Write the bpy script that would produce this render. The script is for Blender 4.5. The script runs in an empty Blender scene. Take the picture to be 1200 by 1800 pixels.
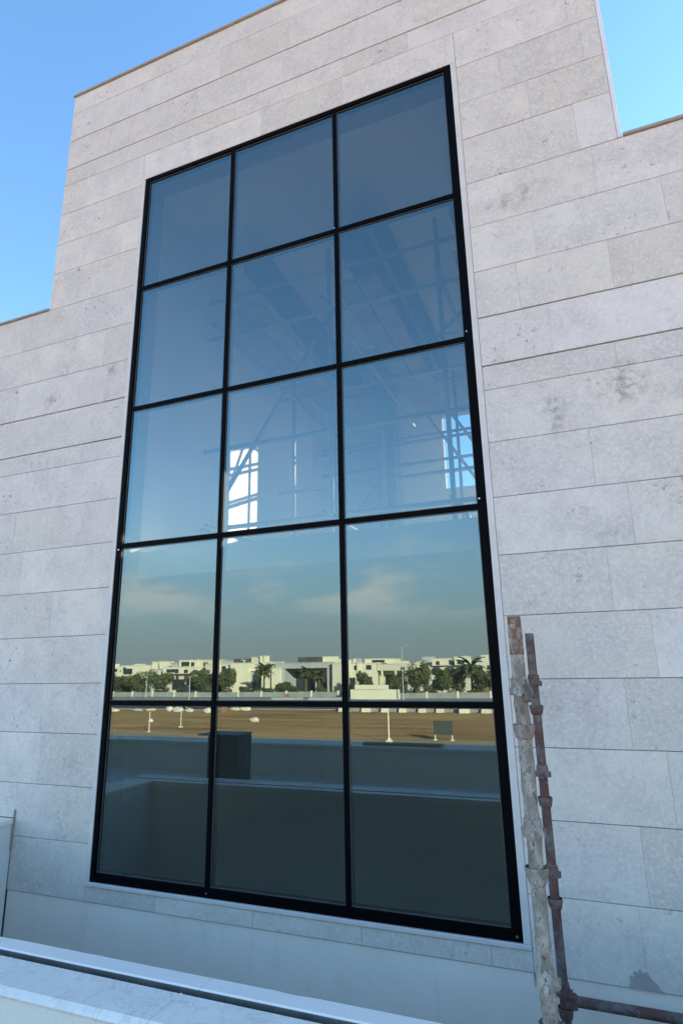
import bpy, math, random
from mathutils import Vector, Matrix, noise
random.seed(7)
scene = bpy.context.scene
COL = scene.collection

# ------------------------------------------------------------------ camera
def cam_axes(yaw, pitch, roll):
    f = Vector((math.sin(yaw)*math.cos(pitch), math.cos(yaw)*math.cos(pitch), math.sin(pitch)))
    r0 = Vector((math.cos(yaw), -math.sin(yaw), 0)); u0 = r0.cross(f)
    return r0*math.cos(roll)+u0*math.sin(roll), -r0*math.sin(roll)+u0*math.cos(roll), f
CAM = Vector((3.674, -3.987, 1.552))
r_, u_, f_ = cam_axes(math.radians(-21.327), math.radians(14.70), math.radians(-1.062))
cd = bpy.data.cameras.new('camera'); cam = bpy.data.objects.new('camera', cd); COL.objects.link(cam)
cam.matrix_world = Matrix(((r_.x, u_.x, -f_.x, CAM.x), (r_.y, u_.y, -f_.y, CAM.y), (r_.z, u_.z, -f_.z, CAM.z), (0, 0, 0, 1)))
cd.sensor_fit = 'VERTICAL'; cd.sensor_height = 36; cd.sensor_width = 24; cd.lens = 20.70
cd.clip_start = 0.05; cd.clip_end = 9000
scene.camera = cam

# ------------------------------------------------------------------ world and sun
SUN_AZ, SUN_EL = 44.0, 17.0           # azimuth from +Y towards +X, behind the building
EXPOSURE = 2.47
world = bpy.data.worlds.new('World'); scene.world = world; world.use_nodes = True
wn = world.node_tree.nodes; wl = world.node_tree.links; wn.clear()
def wnode(t, **k):
    n = wn.new(t)
    for a, b in k.items(): setattr(n, a, b)
    return n
sky = wnode('ShaderNodeTexSky', sky_type='NISHITA', sun_disc=False, sun_elevation=math.radians(SUN_EL),
            sun_rotation=math.radians(SUN_AZ), altitude=0.0, air_density=1.0, dust_density=0.05, ozone_density=4.0)
def wmath(op, a, b=None):
    n = wnode('ShaderNodeMath', operation=op)
    for i, v in enumerate((a, b)):
        if v is None: continue
        if hasattr(v, 'links'): wl.new(v, n.inputs[i])
        else: n.inputs[i].default_value = v
    return n.outputs[0]
tc = wnode('ShaderNodeTexCoord'); sep = wnode('ShaderNodeSeparateXYZ'); wl.new(tc.outputs['Generated'], sep.inputs[0])
comb = wnode('ShaderNodeCombineXYZ')
wl.new(wmath('MULTIPLY', sep.outputs[0], 2.6), comb.inputs[0]); wl.new(wmath('MULTIPLY', sep.outputs[1], 2.6), comb.inputs[1]); wl.new(wmath('MULTIPLY', sep.outputs[2], 7.0), comb.inputs[2])
cn = wnode('ShaderNodeTexNoise'); cn.inputs['Scale'].default_value = 2.3; cn.inputs['Detail'].default_value = 5; cn.inputs['Roughness'].default_value = .5
mp = wnode('ShaderNodeVectorMath', operation='ADD'); wl.new(comb.outputs[0], mp.inputs[0]); mp.inputs[1].default_value = (8.8, 3.256, 0)
wl.new(mp.outputs[0], cn.inputs['Vector'])
cr = wnode('ShaderNodeMapRange', interpolation_type='SMOOTHSTEP'); cr.inputs[1].default_value = .50; cr.inputs[2].default_value = .70
wl.new(cn.outputs[0], cr.inputs[0])
up = wnode('ShaderNodeMapRange', interpolation_type='SMOOTHSTEP'); up.inputs[1].default_value = .24; up.inputs[2].default_value = .13
wl.new(sep.outputs[2], up.inputs[0])
lo = wnode('ShaderNodeMapRange', interpolation_type='SMOOTHSTEP'); lo.inputs[1].default_value = .05; lo.inputs[2].default_value = .12
wl.new(sep.outputs[2], lo.inputs[0])
cloud = wmath('MULTIPLY', wmath('MULTIPLY', wmath('MULTIPLY', cr.outputs[0], up.outputs[0]), lo.outputs[0]), .85)
hs = wnode('ShaderNodeHueSaturation'); hs.inputs['Hue'].default_value = .498; hs.inputs['Saturation'].default_value = 1.11; hs.inputs['Value'].default_value = .91; wl.new(sky.outputs[0], hs.inputs['Color'])
mixc = wnode('ShaderNodeMix', data_type='RGBA'); wl.new(cloud, mixc.inputs[0])
mixc.inputs[7].default_value = (4.3, 3.8, 3.55, 1)
bank = wnode('ShaderNodeMapRange', interpolation_type='SMOOTHSTEP'); bank.inputs[1].default_value = .33; bank.inputs[2].default_value = .0; bank.inputs[4].default_value = .93
wl.new(sep.outputs[2], bank.inputs[0])
mixb = wnode('ShaderNodeMix', data_type='RGBA'); wl.new(bank.outputs[0], mixb.inputs[0]); wb = wnode('ShaderNodeMix', data_type='RGBA', blend_type='MULTIPLY'); wb.inputs[0].default_value = 1; wl.new(hs.outputs[0], wb.inputs[6]); wb.inputs[7].default_value = (1.30, .985, .85, 1)
wl.new(wb.outputs[2], mixb.inputs[6]); mixb.inputs[7].default_value = (1.6, 1.8, 1.95, 1)
wl.new(mixb.outputs[2], mixc.inputs[6])
bg = wnode('ShaderNodeBackground'); bg.inputs['Strength'].default_value = .12; wl.new(mixc.outputs[2], bg.inputs[0])
wo = wnode('ShaderNodeOutputWorld'); wl.new(bg.outputs[0], wo.inputs[0])

az, el = math.radians(SUN_AZ), math.radians(SUN_EL)
SDIR = Vector((math.sin(az)*math.cos(el), math.cos(az)*math.cos(el), math.sin(el)))
sd = bpy.data.lights.new('sun', 'SUN'); sd.energy = 5.0; sd.angle = math.radians(.5); sd.color = (1, .85, .63)
so = bpy.data.objects.new('sun', sd); COL.objects.link(so); so.rotation_euler = SDIR.to_track_quat('Z', 'Y').to_euler()
so.location = (20, 20, 30)
scene.view_settings.view_transform = 'Standard'; scene.view_settings.look = 'None'
scene.view_settings.exposure = EXPOSURE; scene.view_settings.gamma = 1
try:
    scene.cycles.max_bounces = 8; scene.cycles.transparent_max_bounces = 12; scene.cycles.diffuse_bounces = 3; scene.cycles.glossy_bounces = 5
except Exception: pass

# ------------------------------------------------------------------ materials
class M:
    """small node-graph helper around one Principled material"""
    def __init__(s, name, rough=.8, col=(.5, .5, .5), metal=0, spec=.3):
        s.m = bpy.data.materials.new(name); s.m.use_nodes = True; s.t = s.m.node_tree; s.N = s.t.nodes; s.L = s.t.links
        s.b = s.N['Principled BSDF']; s.b.inputs['Roughness'].default_value = rough; s.b.inputs['Base Color'].default_value = (*col, 1)
        s.b.inputs['Metallic'].default_value = metal; s.b.inputs['Specular IOR Level'].default_value = spec
    def n(s, t, **k):
        n = s.N.new(t)
        for a, b in k.items(): setattr(n, a, b)
        return n
    def put(s, sock, v):
        if hasattr(v, 'links'): s.L.new(v, sock)
        elif isinstance(v, tuple) and len(v) == 3 and sock.type == 'RGBA': sock.default_value = (*v, 1)
        else: sock.default_value = v
    def pos(s, scale=(1, 1, 1), shift=True):
        g = s.n('ShaderNodeNewGeometry'); v = g.outputs['Position']
        if shift:
            o = s.n('ShaderNodeObjectInfo'); a = s.n('ShaderNodeVectorMath', operation='ADD'); c = s.n('ShaderNodeCombineXYZ')
            mm = s.math('MULTIPLY', o.outputs['Random'], 37.0); s.L.new(mm, c.inputs[0]); s.L.new(mm, c.inputs[1]); s.L.new(mm, c.inputs[2])
            s.L.new(v, a.inputs[0]); s.L.new(c.outputs[0], a.inputs[1]); v = a.outputs[0]
        if scale != (1, 1, 1):
            q = s.n('ShaderNodeVectorMath', operation='MULTIPLY'); s.L.new(v, q.inputs[0]); q.inputs[1].default_value = scale; v = q.outputs[0]
        return v
    def math(s, op, a, b=None, clamp=False):
        n = s.n('ShaderNodeMath', operation=op, use_clamp=clamp); s.put(n.inputs[0], a)
        if b is not None: s.put(n.inputs[1], b)
        return n.outputs[0]
    def noise(s, v, scale, detail=4, rough=.55, dist=0):
        n = s.n('ShaderNodeTexNoise'); s.L.new(v, n.inputs['Vector']); n.inputs['Scale'].default_value = scale
        n.inputs['Detail'].default_value = detail; n.inputs['Roughness'].default_value = rough; n.inputs['Distortion'].default_value = dist
        return n.outputs[0]
    def ramp(s, v, a, b, lo=0., hi=1.):
        n = s.n('ShaderNodeMapRange', interpolation_type='SMOOTHSTEP'); s.put(n.inputs[0], v)
        for i, q in enumerate((a, b, lo, hi)): n.inputs[i+1].default_value = q
        return n.outputs[0]
    def mix(s, f, a, b, mode='MIX'):
        n = s.n('ShaderNodeMix', data_type='RGBA', blend_type=mode); s.put(n.inputs[0], f); s.put(n.inputs[6], a); s.put(n.inputs[7], b)
        return n.outputs[2]
    def color(s, v): s.put(s.b.inputs['Base Color'], v)
    def bump(s, h, dist=.002, strength=1.0):
        n = s.n('ShaderNodeBump'); n.inputs['Distance'].default_value = dist; n.inputs['Strength'].default_value = strength
        s.L.new(h, n.inputs['Height']); s.L.new(n.outputs[0], s.b.inputs['Normal'])

MAT = {}
# limestone cladding: tint per slab, fine mottle, pits, and a few stains with a shape of their own
k = M('limestone', .75, spec=.25); p = k.pos(); pw = k.pos(shift=False)
oi = k.n('ShaderNodeObjectInfo').outputs['Random']
oi2 = k.math('FRACT', k.math('MULTIPLY', oi, 13.7)); oi3 = k.math('FRACT', k.math('MULTIPLY', oi, 71.3))
tint = k.mix(k.ramp(oi, .2, .8), (.81, .725, .61), (.81, .735, .66))
tint = k.mix(k.math('MULTIPLY', oi2, .85), tint, (.66, .59, .475))
tint = k.mix(k.ramp(oi3, .35, 1., 0, .34), tint, (.58, .52, .45))
mot = k.ramp(k.noise(p, 3.2, 6, .6), .32, .70)
c1 = k.mix(k.math('MULTIPLY', mot, .55), tint, (.56, .50, .445))
m2 = k.ramp(k.noise(p, 9, 6, .7, .6), .48, .72)
c1 = k.mix(k.math('MULTIPLY', m2, k.ramp(oi3, 0, 1, .12, .5)), c1, (.49, .435, .385))
fine = k.ramp(k.noise(p, 46, 4, .7), .47, .62)
c1 = k.mix(k.math('MULTIPLY', fine, .42), c1, (.84, .79, .75))
vein = k.ramp(k.math('ABSOLUTE', k.math('SUBTRACT', k.noise(p, 5, 5, .6, 1.2), .5)), .0, .022, 1, 0)
c1 = k.mix(k.math('MULTIPLY', vein, .22), c1, (.42, .38, .34))
pit = k.ramp(k.noise(p, 24, 4, .75), .585, .66)
pitw = k.ramp(k.noise(p, 3.6, 3), .50, .68)
pitamt = k.math('MULTIPLY', k.math('MULTIPLY', pit, pitw), k.ramp(oi3, .2, .95, .45, 1.))
c1 = k.mix(pitamt, c1, (.17, .145, .12))
st = None
def spot(x, z, rx, rz, s):
    global st
    q = k.n('ShaderNodeVectorMath', operation='SUBTRACT'); k.L.new(pw, q.inputs[0]); q.inputs[1].default_value = (x, 0, z)
    q2 = k.n('ShaderNodeVectorMath', operation='MULTIPLY'); k.L.new(q.outputs[0], q2.inputs[0]); q2.inputs[1].default_value = (1/rx, 0, 1/rz)
    q3 = k.n('ShaderNodeVectorMath', operation='LENGTH'); k.L.new(q2.outputs[0], q3.inputs[0])
    v = k.ramp(q3.outputs['Value'], .1, 1., s, 0)
    st = v if st is None else k.math('ADD', st, v, True)
for a in ((3.69, 3.20, .11, .22, .85), (4.16, 3.36, .16, .20, .9), (4.06, 3.26, .16, .12, .5), (4.35, 3.22, .25, .12, .35), (3.96, 2.36, .20, .16, .45), (-.22, 4.36, .10, .10, .8),
          (-.95, 4.16, .20, .14, .7), (-.86, 4.48, .14, .12, .5), (3.55, 4.98, .30, .12, .6), (3.72, 5.06, .22, .08, .45),
          (3.47, 4.7, .16, .1, .4), (3.43, 1.95, .2, .15, .35), (3.46, 1.30, .12, .2, .4), (-.45, 5.6, .35, .1, .3), (-.35, .42, .25, .2, .3), (-.3, .85, .3, .14, .25)): spot(*a)
blot = k.ramp(k.noise(pw, 13, 6, .78, .4), .42, .64)
c1 = k.mix(k.math('MULTIPLY', k.math('MULTIPLY', st, blot), .85), c1, (.22, .20, .14))
k.color(c1)
k.bump(k.noise(p, 40, 3, .65), .0022, .7)
MAT['stone'] = k.m

def plain(name, a, b, scale=3, rough=.8, fine=40, bump=.001, spec=.3, metal=0, shift=True):
    k = M(name, rough, spec=spec, metal=metal); p = k.pos(shift=shift)
    n1 = k.ramp(k.noise(p, scale, 5, .6), .3, .7); n2 = k.noise(p, fine, 4, .6)
    c = k.mix(n1, a, b); c = k.mix(k.math('MULTIPLY', k.ramp(n2, .4, .8), .18), c, tuple(x*.72 for x in a)); k.color(c)
    k.bump(n2, bump, .6); MAT[name] = k.m; return k
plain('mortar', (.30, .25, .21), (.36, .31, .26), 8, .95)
plain('white_trim', (.72, .68, .62), (.64, .60, .55), 6, .7)
plain('sunlit_edge', (.80, .79, .76), (.74, .72, .69), 6, .6)
k = M('plaster', .9); p = k.pos((1, 1, .25), shift=False); p2 = k.pos(shift=False)
c = k.mix(k.ramp(k.noise(p2, 1.6, 5, .6), .3, .7), (.93, .84, .72), (.88, .79, .67)); c = k.mix(k.math('MULTIPLY', k.ramp(k.noise(p, 7, 5, .65), .52, .72), .28), c, (.70, .63, .55))
c = k.mix(k.math('MULTIPLY', k.ramp(k.noise(p2, 50, 4, .7), .63, .72), .35), c, (.85, .8, .72)); k.color(c); k.bump(k.noise(p2, 18, 5, .6), .003, .6); MAT['plaster'] = k.m
plain('cap_stone', (.36, .31, .27), (.43, .38, .33), 5, .8)
plain('marble', (.84, .77, .67), (.76, .70, .61), 2.2, .5, 60, .0006)
k = M('coping_marble', .55, spec=.3); p = k.pos()
c = k.mix(k.ramp(k.noise(p, 3, 5, .6), .3, .7), (.94, .87, .78), (.86, .79, .70))
c = k.mix(k.math('MULTIPLY', k.ramp(k.noise(p, 17, 6, .72, .5), .48, .66), .5), c, (.70, .65, .58))
c = k.mix(k.math('MULTIPLY', k.ramp(k.math('ABSOLUTE', k.math('SUBTRACT', k.noise(p, 4, 5, .6, 1.5), .5)), 0, .018, 1, 0), .35), c, (.46, .43, .40))
c = k.mix(k.math('MULTIPLY', k.ramp(k.noise(p, 60, 3, .7), .62, .72), .5), c, (.35, .31, .27)); k.color(c); k.bump(k.noise(p, 45, 4), .0012, .8); MAT['coping'] = k.m
plain('marble_strip', (.94, .88, .80), (.90, .84, .76), 4, .5, 60, .0006)
plain('parapet_paint', (.84, .76, .63), (.76, .68, .56), .9, .9, 50, .001)
plain('return_paint', (.74, .72, .66), (.66, .64, .58), 1.5, .9, 50, .001)
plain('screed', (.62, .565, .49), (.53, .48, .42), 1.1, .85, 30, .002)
plain('terrace_screed', (.80, .745, .67), (.70, .65, .58), 1.1, .85, 30, .002)
plain("smear", (.46, .42, .37), (.40, .365, .325), 14, .95)
plain('channel', (.10, .10, .095), (.17, .165, .15), 9, .7, 40, .001)
plain('debris', (.05, .045, .04), (.16, .14, .12), 20, .95)
plain('interior_paint', (.78, .70, .62), (.72, .65, .58), .8, .9, 40, .001)
plain('ceiling_paint', (.74, .69, .62), (.70, .65, .59), .5, .9, 40, .001)
plain('old_board', (.16, .12, .085), (.25, .19, .13), 3, .9, 30, .002)
plain('timber', (.50, .36, .22), (.40, .28, .17), 3, .9, 30, .002)
plain('steel_tube', (.20, .19, .18), (.30, .28, .26), 6, .55, 50, .001, metal=.3)
plain('granite', (.004, .005, .005), (.20, .21, .19), 22, .9, 60, .002, spec=.1)
plain('grey_slab', (.20, .21, .22), (.26, .27, .28), 4, .7)
plain('concrete', (.34, .33, .31), (.26, .255, .24), .6, .9, 6, .01)
plain('asphalt', (.06, .06, .062), (.085, .084, .083), .3, .9, 12, .004)
plain('orange_plastic', (.40, .16, .10), (.34, .14, .09), 2, .5)
plain('dark_board', (.05, .052, .05), (.075, .076, .07), 3, .6)
plain('trunk', (.16, .12, .08), (.10, .075, .05), 3, .95, 12, .02)
plain('lamp_metal', (.52, .52, .50), (.44, .44, .43), 1, .5)
plain('villa_white', (.78, .70, .54), (.70, .63, .48), .25, .85, 4, .004)
plain('villa_cream', (.66, .58, .46), (.60, .53, .42), .25, .85, 4, .004)
plain('villa_grey', (.44, .44, .43), (.38, .38, .37), .25, .85, 4, .004)
plain('villa_dark', (.06, .06, .06), (.10, .095, .09), .5, .7, 4, .004)
plain('black_bead', (.10, .105, .105), (.08, .083, .083), 10, .5)

k = M('window_metal', .55, (.002, .0022, .003), spec=.05); MAT['frame'] = k.m
k = M('bolt_metal', .3, (.6, .6, .6), metal=1); MAT['bolt'] = k.m
k = M('house_glass', .12, (.03, .035, .04), spec=.6); MAT['house_glass'] = k.m

# coated glazing: a mirror-like solar coating over a grey tinted pane
k = M('solar_glass'); k.N.remove(k.b)
tr = k.n('ShaderNodeBsdfTransparent'); tr.inputs[0].default_value = (.35, .41, .40, 1)
gl = k.n('ShaderNodeBsdfGlossy'); gl.inputs['Roughness'].default_value = .0
lw = k.n('ShaderNodeFresnel'); lw.inputs['IOR'].default_value = 1.5
p = k.pos((1, 1, .35), shift=False)
nb = k.n('ShaderNodeBump'); nb.inputs['Distance'].default_value = .0010; nb.inputs['Strength'].default_value = .85
k.L.new(k.noise(p, 1.3, 1), nb.inputs['Height']); k.L.new(nb.outputs[0], gl.inputs['Normal'])
gl.inputs[0].default_value = (.68, .92, .94, 1)
fac = k.math('ADD', .170, k.math('MULTIPLY', lw.outputs[0], .3), True)
mx = k.n('ShaderNodeMixShader'); k.L.new(fac, mx.inputs[0]); k.L.new(tr.outputs[0], mx.inputs[1]); k.L.new(gl.outputs[0], mx.inputs[2])
# faint dried run marks on the outer face
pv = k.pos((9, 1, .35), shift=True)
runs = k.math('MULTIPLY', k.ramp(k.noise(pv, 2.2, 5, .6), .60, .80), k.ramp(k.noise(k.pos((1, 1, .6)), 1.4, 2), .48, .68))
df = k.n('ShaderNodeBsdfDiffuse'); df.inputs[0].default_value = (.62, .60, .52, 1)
mx2 = k.n('ShaderNodeMixShader'); k.L.new(k.math('ADD', k.math('MULTIPLY', runs, .10), .018), mx2.inputs[0]); k.L.new(mx.outputs[0], mx2.inputs[1]); k.L.new(df.outputs[0], mx2.inputs[2])  # run marks plus an even dust veil added to lighten the panes
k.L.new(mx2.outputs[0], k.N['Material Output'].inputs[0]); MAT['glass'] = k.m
k = M('glass_back'); k.N.remove(k.b); tr = k.n('ShaderNodeBsdfTransparent'); tr.inputs[0].default_value = (.97, .97, .97, 1)
k.L.new(tr.outputs[0], k.N['Material Output'].inputs[0]); MAT['glass_back'] = k.m

# scaffold tubes
k = M('rusty_tube', .7, spec=.35); p = k.pos()
a = k.ramp(k.noise(p, 9, 5, .65), .40, .62); b = k.ramp(k.noise(p, 30, 4, .7), .45, .62)
c = k.mix(a, (.13, .055, .045), (.17, .15, .13)); c = k.mix(k.math('MULTIPLY', b, .6), c, (.075, .05, .04))
c = k.mix(k.ramp(k.noise(p, 22, 5, .7), .62, .70), c, (.52, .49, .44)); k.color(c); k.bump(k.noise(p, 60, 4), .0015, .8); MAT['rusty'] = k.m
k = M('cement_crust', .9, spec=.2); p = k.pos((1, 1, .6))
a = k.ramp(k.noise(p, 24, 6, .75), .42, .58); b = k.ramp(k.noise(p, 48, 5, .8), .50, .60); d = k.ramp(k.noise(p, 7, 4, .6), .52, .66)
c = k.mix(a, (.25, .215, .165), (.50, .455, .385)); c = k.mix(k.math('MULTIPLY', b, .85), c, (.08, .065, .05)); c = k.mix(k.math('MULTIPLY', d, .4), c, (.20, .13, .09))
k.color(c); k.bump(k.noise(p, 50, 5, .7), .004, 1.); MAT['crust'] = k.m
k = M('rust_cement_end', .85); p = k.pos((1, 1, .7))
c = k.mix(k.ramp(k.noise(p, 16, 5, .65), .42, .60), (.20, .10, .065), (.34, .29, .20)); c = k.mix(k.ramp(k.noise(p, 26, 5, .7), .60, .68), c, (.6, .57, .5))
k.color(c); k.bump(k.noise(p, 50, 5), .002, 1); MAT['crust_rust'] = k.m

# desert ground: brown sand with wheel-track streaks along X
k = M('sand', .95, spec=.1); p = k.pos((.12, 1, 1), shift=False); p2 = k.pos(shift=False)
a = k.ramp(k.noise(p, .35, 6, .6), .35, .65); b = k.ramp(k.noise(p, 1.3, 5, .65), .45, .62); d = k.ramp(k.noise(p2, .05, 4), .4, .6)
c = k.mix(a, (.64, .35, .125), (.34, .17, .06)); c = k.mix(k.math('MULTIPLY', b, .55), c, (.24, .135, .06)); c = k.mix(k.math('MULTIPLY', d, .35), c, (.58, .36, .16))
k.color(c); k.bump(k.noise(p2, .9, 6, .65), .25, .7); MAT['sand'] = k.m
k = M('track_dirt', .95, spec=.1); p = k.pos((.15, 1, 1), shift=False)
c = k.mix(k.ramp(k.noise(p, .5, 5, .6), .35, .65), (.50, .36, .22), (.38, .27, .16)); k.color(c); k.bump(k.noise(p, 2, 5), .08, .6); MAT['track'] = k.m
def leafmat(n, a, b):
    k = M(n, .6, spec=.25); p = k.pos(shift=False); c = k.mix(k.ramp(k.noise(p, 1.1, 4), .3, .7), a, b); k.color(c); MAT[n] = k.m
leafmat('leaf_olive', (.065, .075, .024), (.12, .125, .042)); leafmat('leaf_palm', (.06, .075, .025), (.10, .105, .04)); leafmat('leaf_dark', (.045, .055, .02), (.085, .092, .034))

# ------------------------------------------------------------------ mesh helpers
class MB:
    def __init__(s): s.v = []; s.f = []; s.mi = []
    def add(s, vs, fs, mi=0):
        o = len(s.v); s.v += [tuple(x) for x in vs]; s.f += [tuple(i+o for i in q) for q in fs]; s.mi += [mi]*len(fs); return s
    def box(s, x0, x1, y0, y1, z0, z1, mi=0):
        return s.add([(x0, y0, z0), (x1, y0, z0), (x1, y1, z0), (x0, y1, z0), (x0, y0, z1), (x1, y0, z1), (x1, y1, z1), (x0, y1, z1)],
                     [(0, 3, 2, 1), (4, 5, 6, 7), (0, 1, 5, 4), (1, 2, 6, 5), (2, 3, 7, 6), (3, 0, 4, 7)], mi)
    def cbox(s, x0, x1, y0, y1, z0, z1, c=.01):      # every edge chamfered
        P = []
        for ax in range(3):
            for sg in (0, 1):
                for (a, b) in ((0, 0), (1, 0), (1, 1), (0, 1)):
                    lo = [x0, y0, z0]; hi = [x1, y1, z1]; q = [0]*3; o = [i for i in range(3) if i != ax]
                    q[ax] = hi[ax] if sg else lo[ax]
                    q[o[0]] = (hi[o[0]]-c) if a else (lo[o[0]]+c); q[o[1]] = (hi[o[1]]-c) if b else (lo[o[1]]+c); P.append(q)
        import bmesh
        bm = bmesh.new(); vs = [bm.verts.new(q) for q in P]; bmesh.ops.convex_hull(bm, input=vs)
        bmesh.ops.dissolve_limit(bm, angle_limit=.01, verts=bm.verts, edges=bm.edges)
        bm.verts.index_update(); s.add([v.co[:] for v in bm.verts], [[v.index for v in f.verts] for f in bm.faces]); bm.free(); return s
    def slab(s, x0, x1, y0, y1, z0, z1, c=.003):     # front (y0) edges chamfered: a cladding panel
        v = [(x0, y1, z0), (x1, y1, z0), (x1, y1, z1), (x0, y1, z1), (x0, y0+c, z0), (x1, y0+c, z0), (x1, y0+c, z1), (x0, y0+c, z1),
             (x0+c*.12, y0, z0+c), (x1-c*.12, y0, z0+c), (x1-c*.12, y0, z1-c), (x0+c*.12, y0, z1-c)]
        f = [(8, 9, 10, 11), (0, 3, 2, 1)]
        for i in range(4):
            j = (i+1) % 4; f += [(i, j, 4+j, 4+i), (4+i, 4+j, 8+j, 8+i)]
        return s.add(v, f)
    def tube(s, a, b, r0, r1=None, n=10, rings=1, wob=0, seed=0, caps=True):
        a = Vector(a); b = Vector(b); r1 = r0 if r1 is None else r1; d = (b-a).normalized()
        t = Vector((0, 0, 1)) if abs(d.z) < .9 else Vector((1, 0, 0)); u = d.cross(t).normalized(); w = d.cross(u)
        V = []; F = []
        for i in range(rings+1):
            q = i/rings; c = a.lerp(b, q); r = r0+(r1-r0)*q
            for j in range(n):
                th = 2*math.pi*j/n; e = u*math.cos(th)+w*math.sin(th); rr = r
                if wob: rr = r+wob*(noise.noise(Vector((e.x*1.3+seed, e.y*1.3, c.dot(d)*14)))*.6+.5*max(0, noise.noise(Vector((e.x*3+seed, e.y*3, c.dot(d)*45)))))
                V.append(c+e*rr)
        for i in range(rings):
            for j in range(n): F.append((i*n+j, i*n+(j+1) % n, (i+1)*n+(j+1) % n, (i+1)*n+j))
        if caps: F += [tuple(range(n))[::-1], tuple(rings*n+j for j in range(n))]
        return s.add(V, F)
    def lathe(s, c, prof, n=14, wob=0, seed=0):
        V = []; F = []
        for (r, z) in prof:
            for j in range(n):
                th = 2*math.pi*j/n; rr = r*(1+wob*noise.noise(Vector((math.cos(th)*2+seed, math.sin(th)*2, z*40))))
                V.append((c[0]+rr*math.cos(th), c[1]+rr*math.sin(th), c[2]+z))
        for i in range(len(prof)-1):
            for j in range(n): F.append((i*n+j, i*n+(j+1) % n, (i+1)*n+(j+1) % n, (i+1)*n+j))
        F += [tuple(range(n))[::-1], tuple((len(prof)-1)*n+j for j in range(n))]
        return s.add(V, F)
    def build(s, name, mat, parent=None, smooth=False, shift=None):
        me = bpy.data.meshes.new(name); o = Vector(shift) if shift else Vector((0, 0, 0))
        me.from_pydata([tuple(Vector(q)-o) for q in s.v], [], s.f)
        for m in (mat if isinstance(mat, (list, tuple)) else [mat]): me.materials.append(MAT[m])
        if any(s.mi):
            for pl, m in zip(me.polygons, s.mi): pl.material_index = m
        if smooth:
            for pl in me.polygons: pl.use_smooth = True
        me.update(); ob = bpy.data.objects.new(name, me); COL.objects.link(ob)
        if shift: ob.location = o
        if parent: ob.parent = parent
        return ob
def tag(o, label=None, cat=None, group=None, kind=None):
    if label: o['label'] = label
    if cat: o['category'] = cat
    if group: o['group'] = group
    if kind: o['kind'] = kind
    return o
def empty(name, loc=(0, 0, 0)):
    o = bpy.data.objects.new(name, None); COL.objects.link(o); o.location = loc; o.empty_display_size = .2; return o
def copy_tree(o, parent=None):
    c = o.copy(); COL.objects.link(c); c.parent = parent
    for ch in list(o.children): copy_tree(ch, c)
    return c

# ------------------------------------------------------------------ setting: ground, road, terrace
GZ = -4.95
tag(MB().add([(-4500, -4500, GZ), (4500, -4500, GZ), (4500, 4500, GZ), (-4500, 4500, GZ)], [(0, 1, 2, 3)]).build('ground', 'sand'), kind='structure')
def strip(name, y0, y1, z, mat, x0=-420, x1=260, wig=0, n=60):
    m = MB(); V = []; F = []
    for i in range(n+1):
        x = x0+(x1-x0)*i/n
        V += [(x, y0+wig*noise.noise((x*.03, 1, 0)), z), (x, y1+wig*noise.noise((x*.03, 7, 0)), z)]
        if i: F.append((2*i-2, 2*i-1, 2*i+1, 2*i))
    ob = m.add(V, F).build(name, mat); tag(ob, kind='structure'); return ob
strip('dirt_track', -51, -42, GZ+.01, 'track', wig=5)
strip('road', -108, -84, GZ+.012, 'asphalt')
MB().box(-420, 260, -84, -83.7, GZ-.1, GZ+.13).build('kerb', 'concrete')['kind'] = 'structure'
MB().box(-420, 260, -108.3, -108, GZ-.1, GZ+.13).build('kerb', 'concrete')['kind'] = 'structure'
strip('pavement', -126, -108.3, GZ+.10, 'concrete')

WX0, WX1 = -.84, 9.0          # light well
WY = -1.69; FLOOR = -.10; WELLZ = -2.8
fl = MB()
fl.box(-14, 14, -5.30, -2.00, GZ, FLOOR)                 # terrace in front of the well
fl.box(-14, -1.19, -2.00, .0, GZ, FLOOR)                 # terrace left of the well
fl.box(9.3, 14, -2.00, .0, GZ, FLOOR)
tag(fl.build('terrace_floor', 'terrace_screed'), kind='structure')
tag(MB().box(-1.19, 9.3, -2.0, .0, GZ, WELLZ).build('light_well_floor', 'terrace_screed'), kind='structure')

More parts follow.
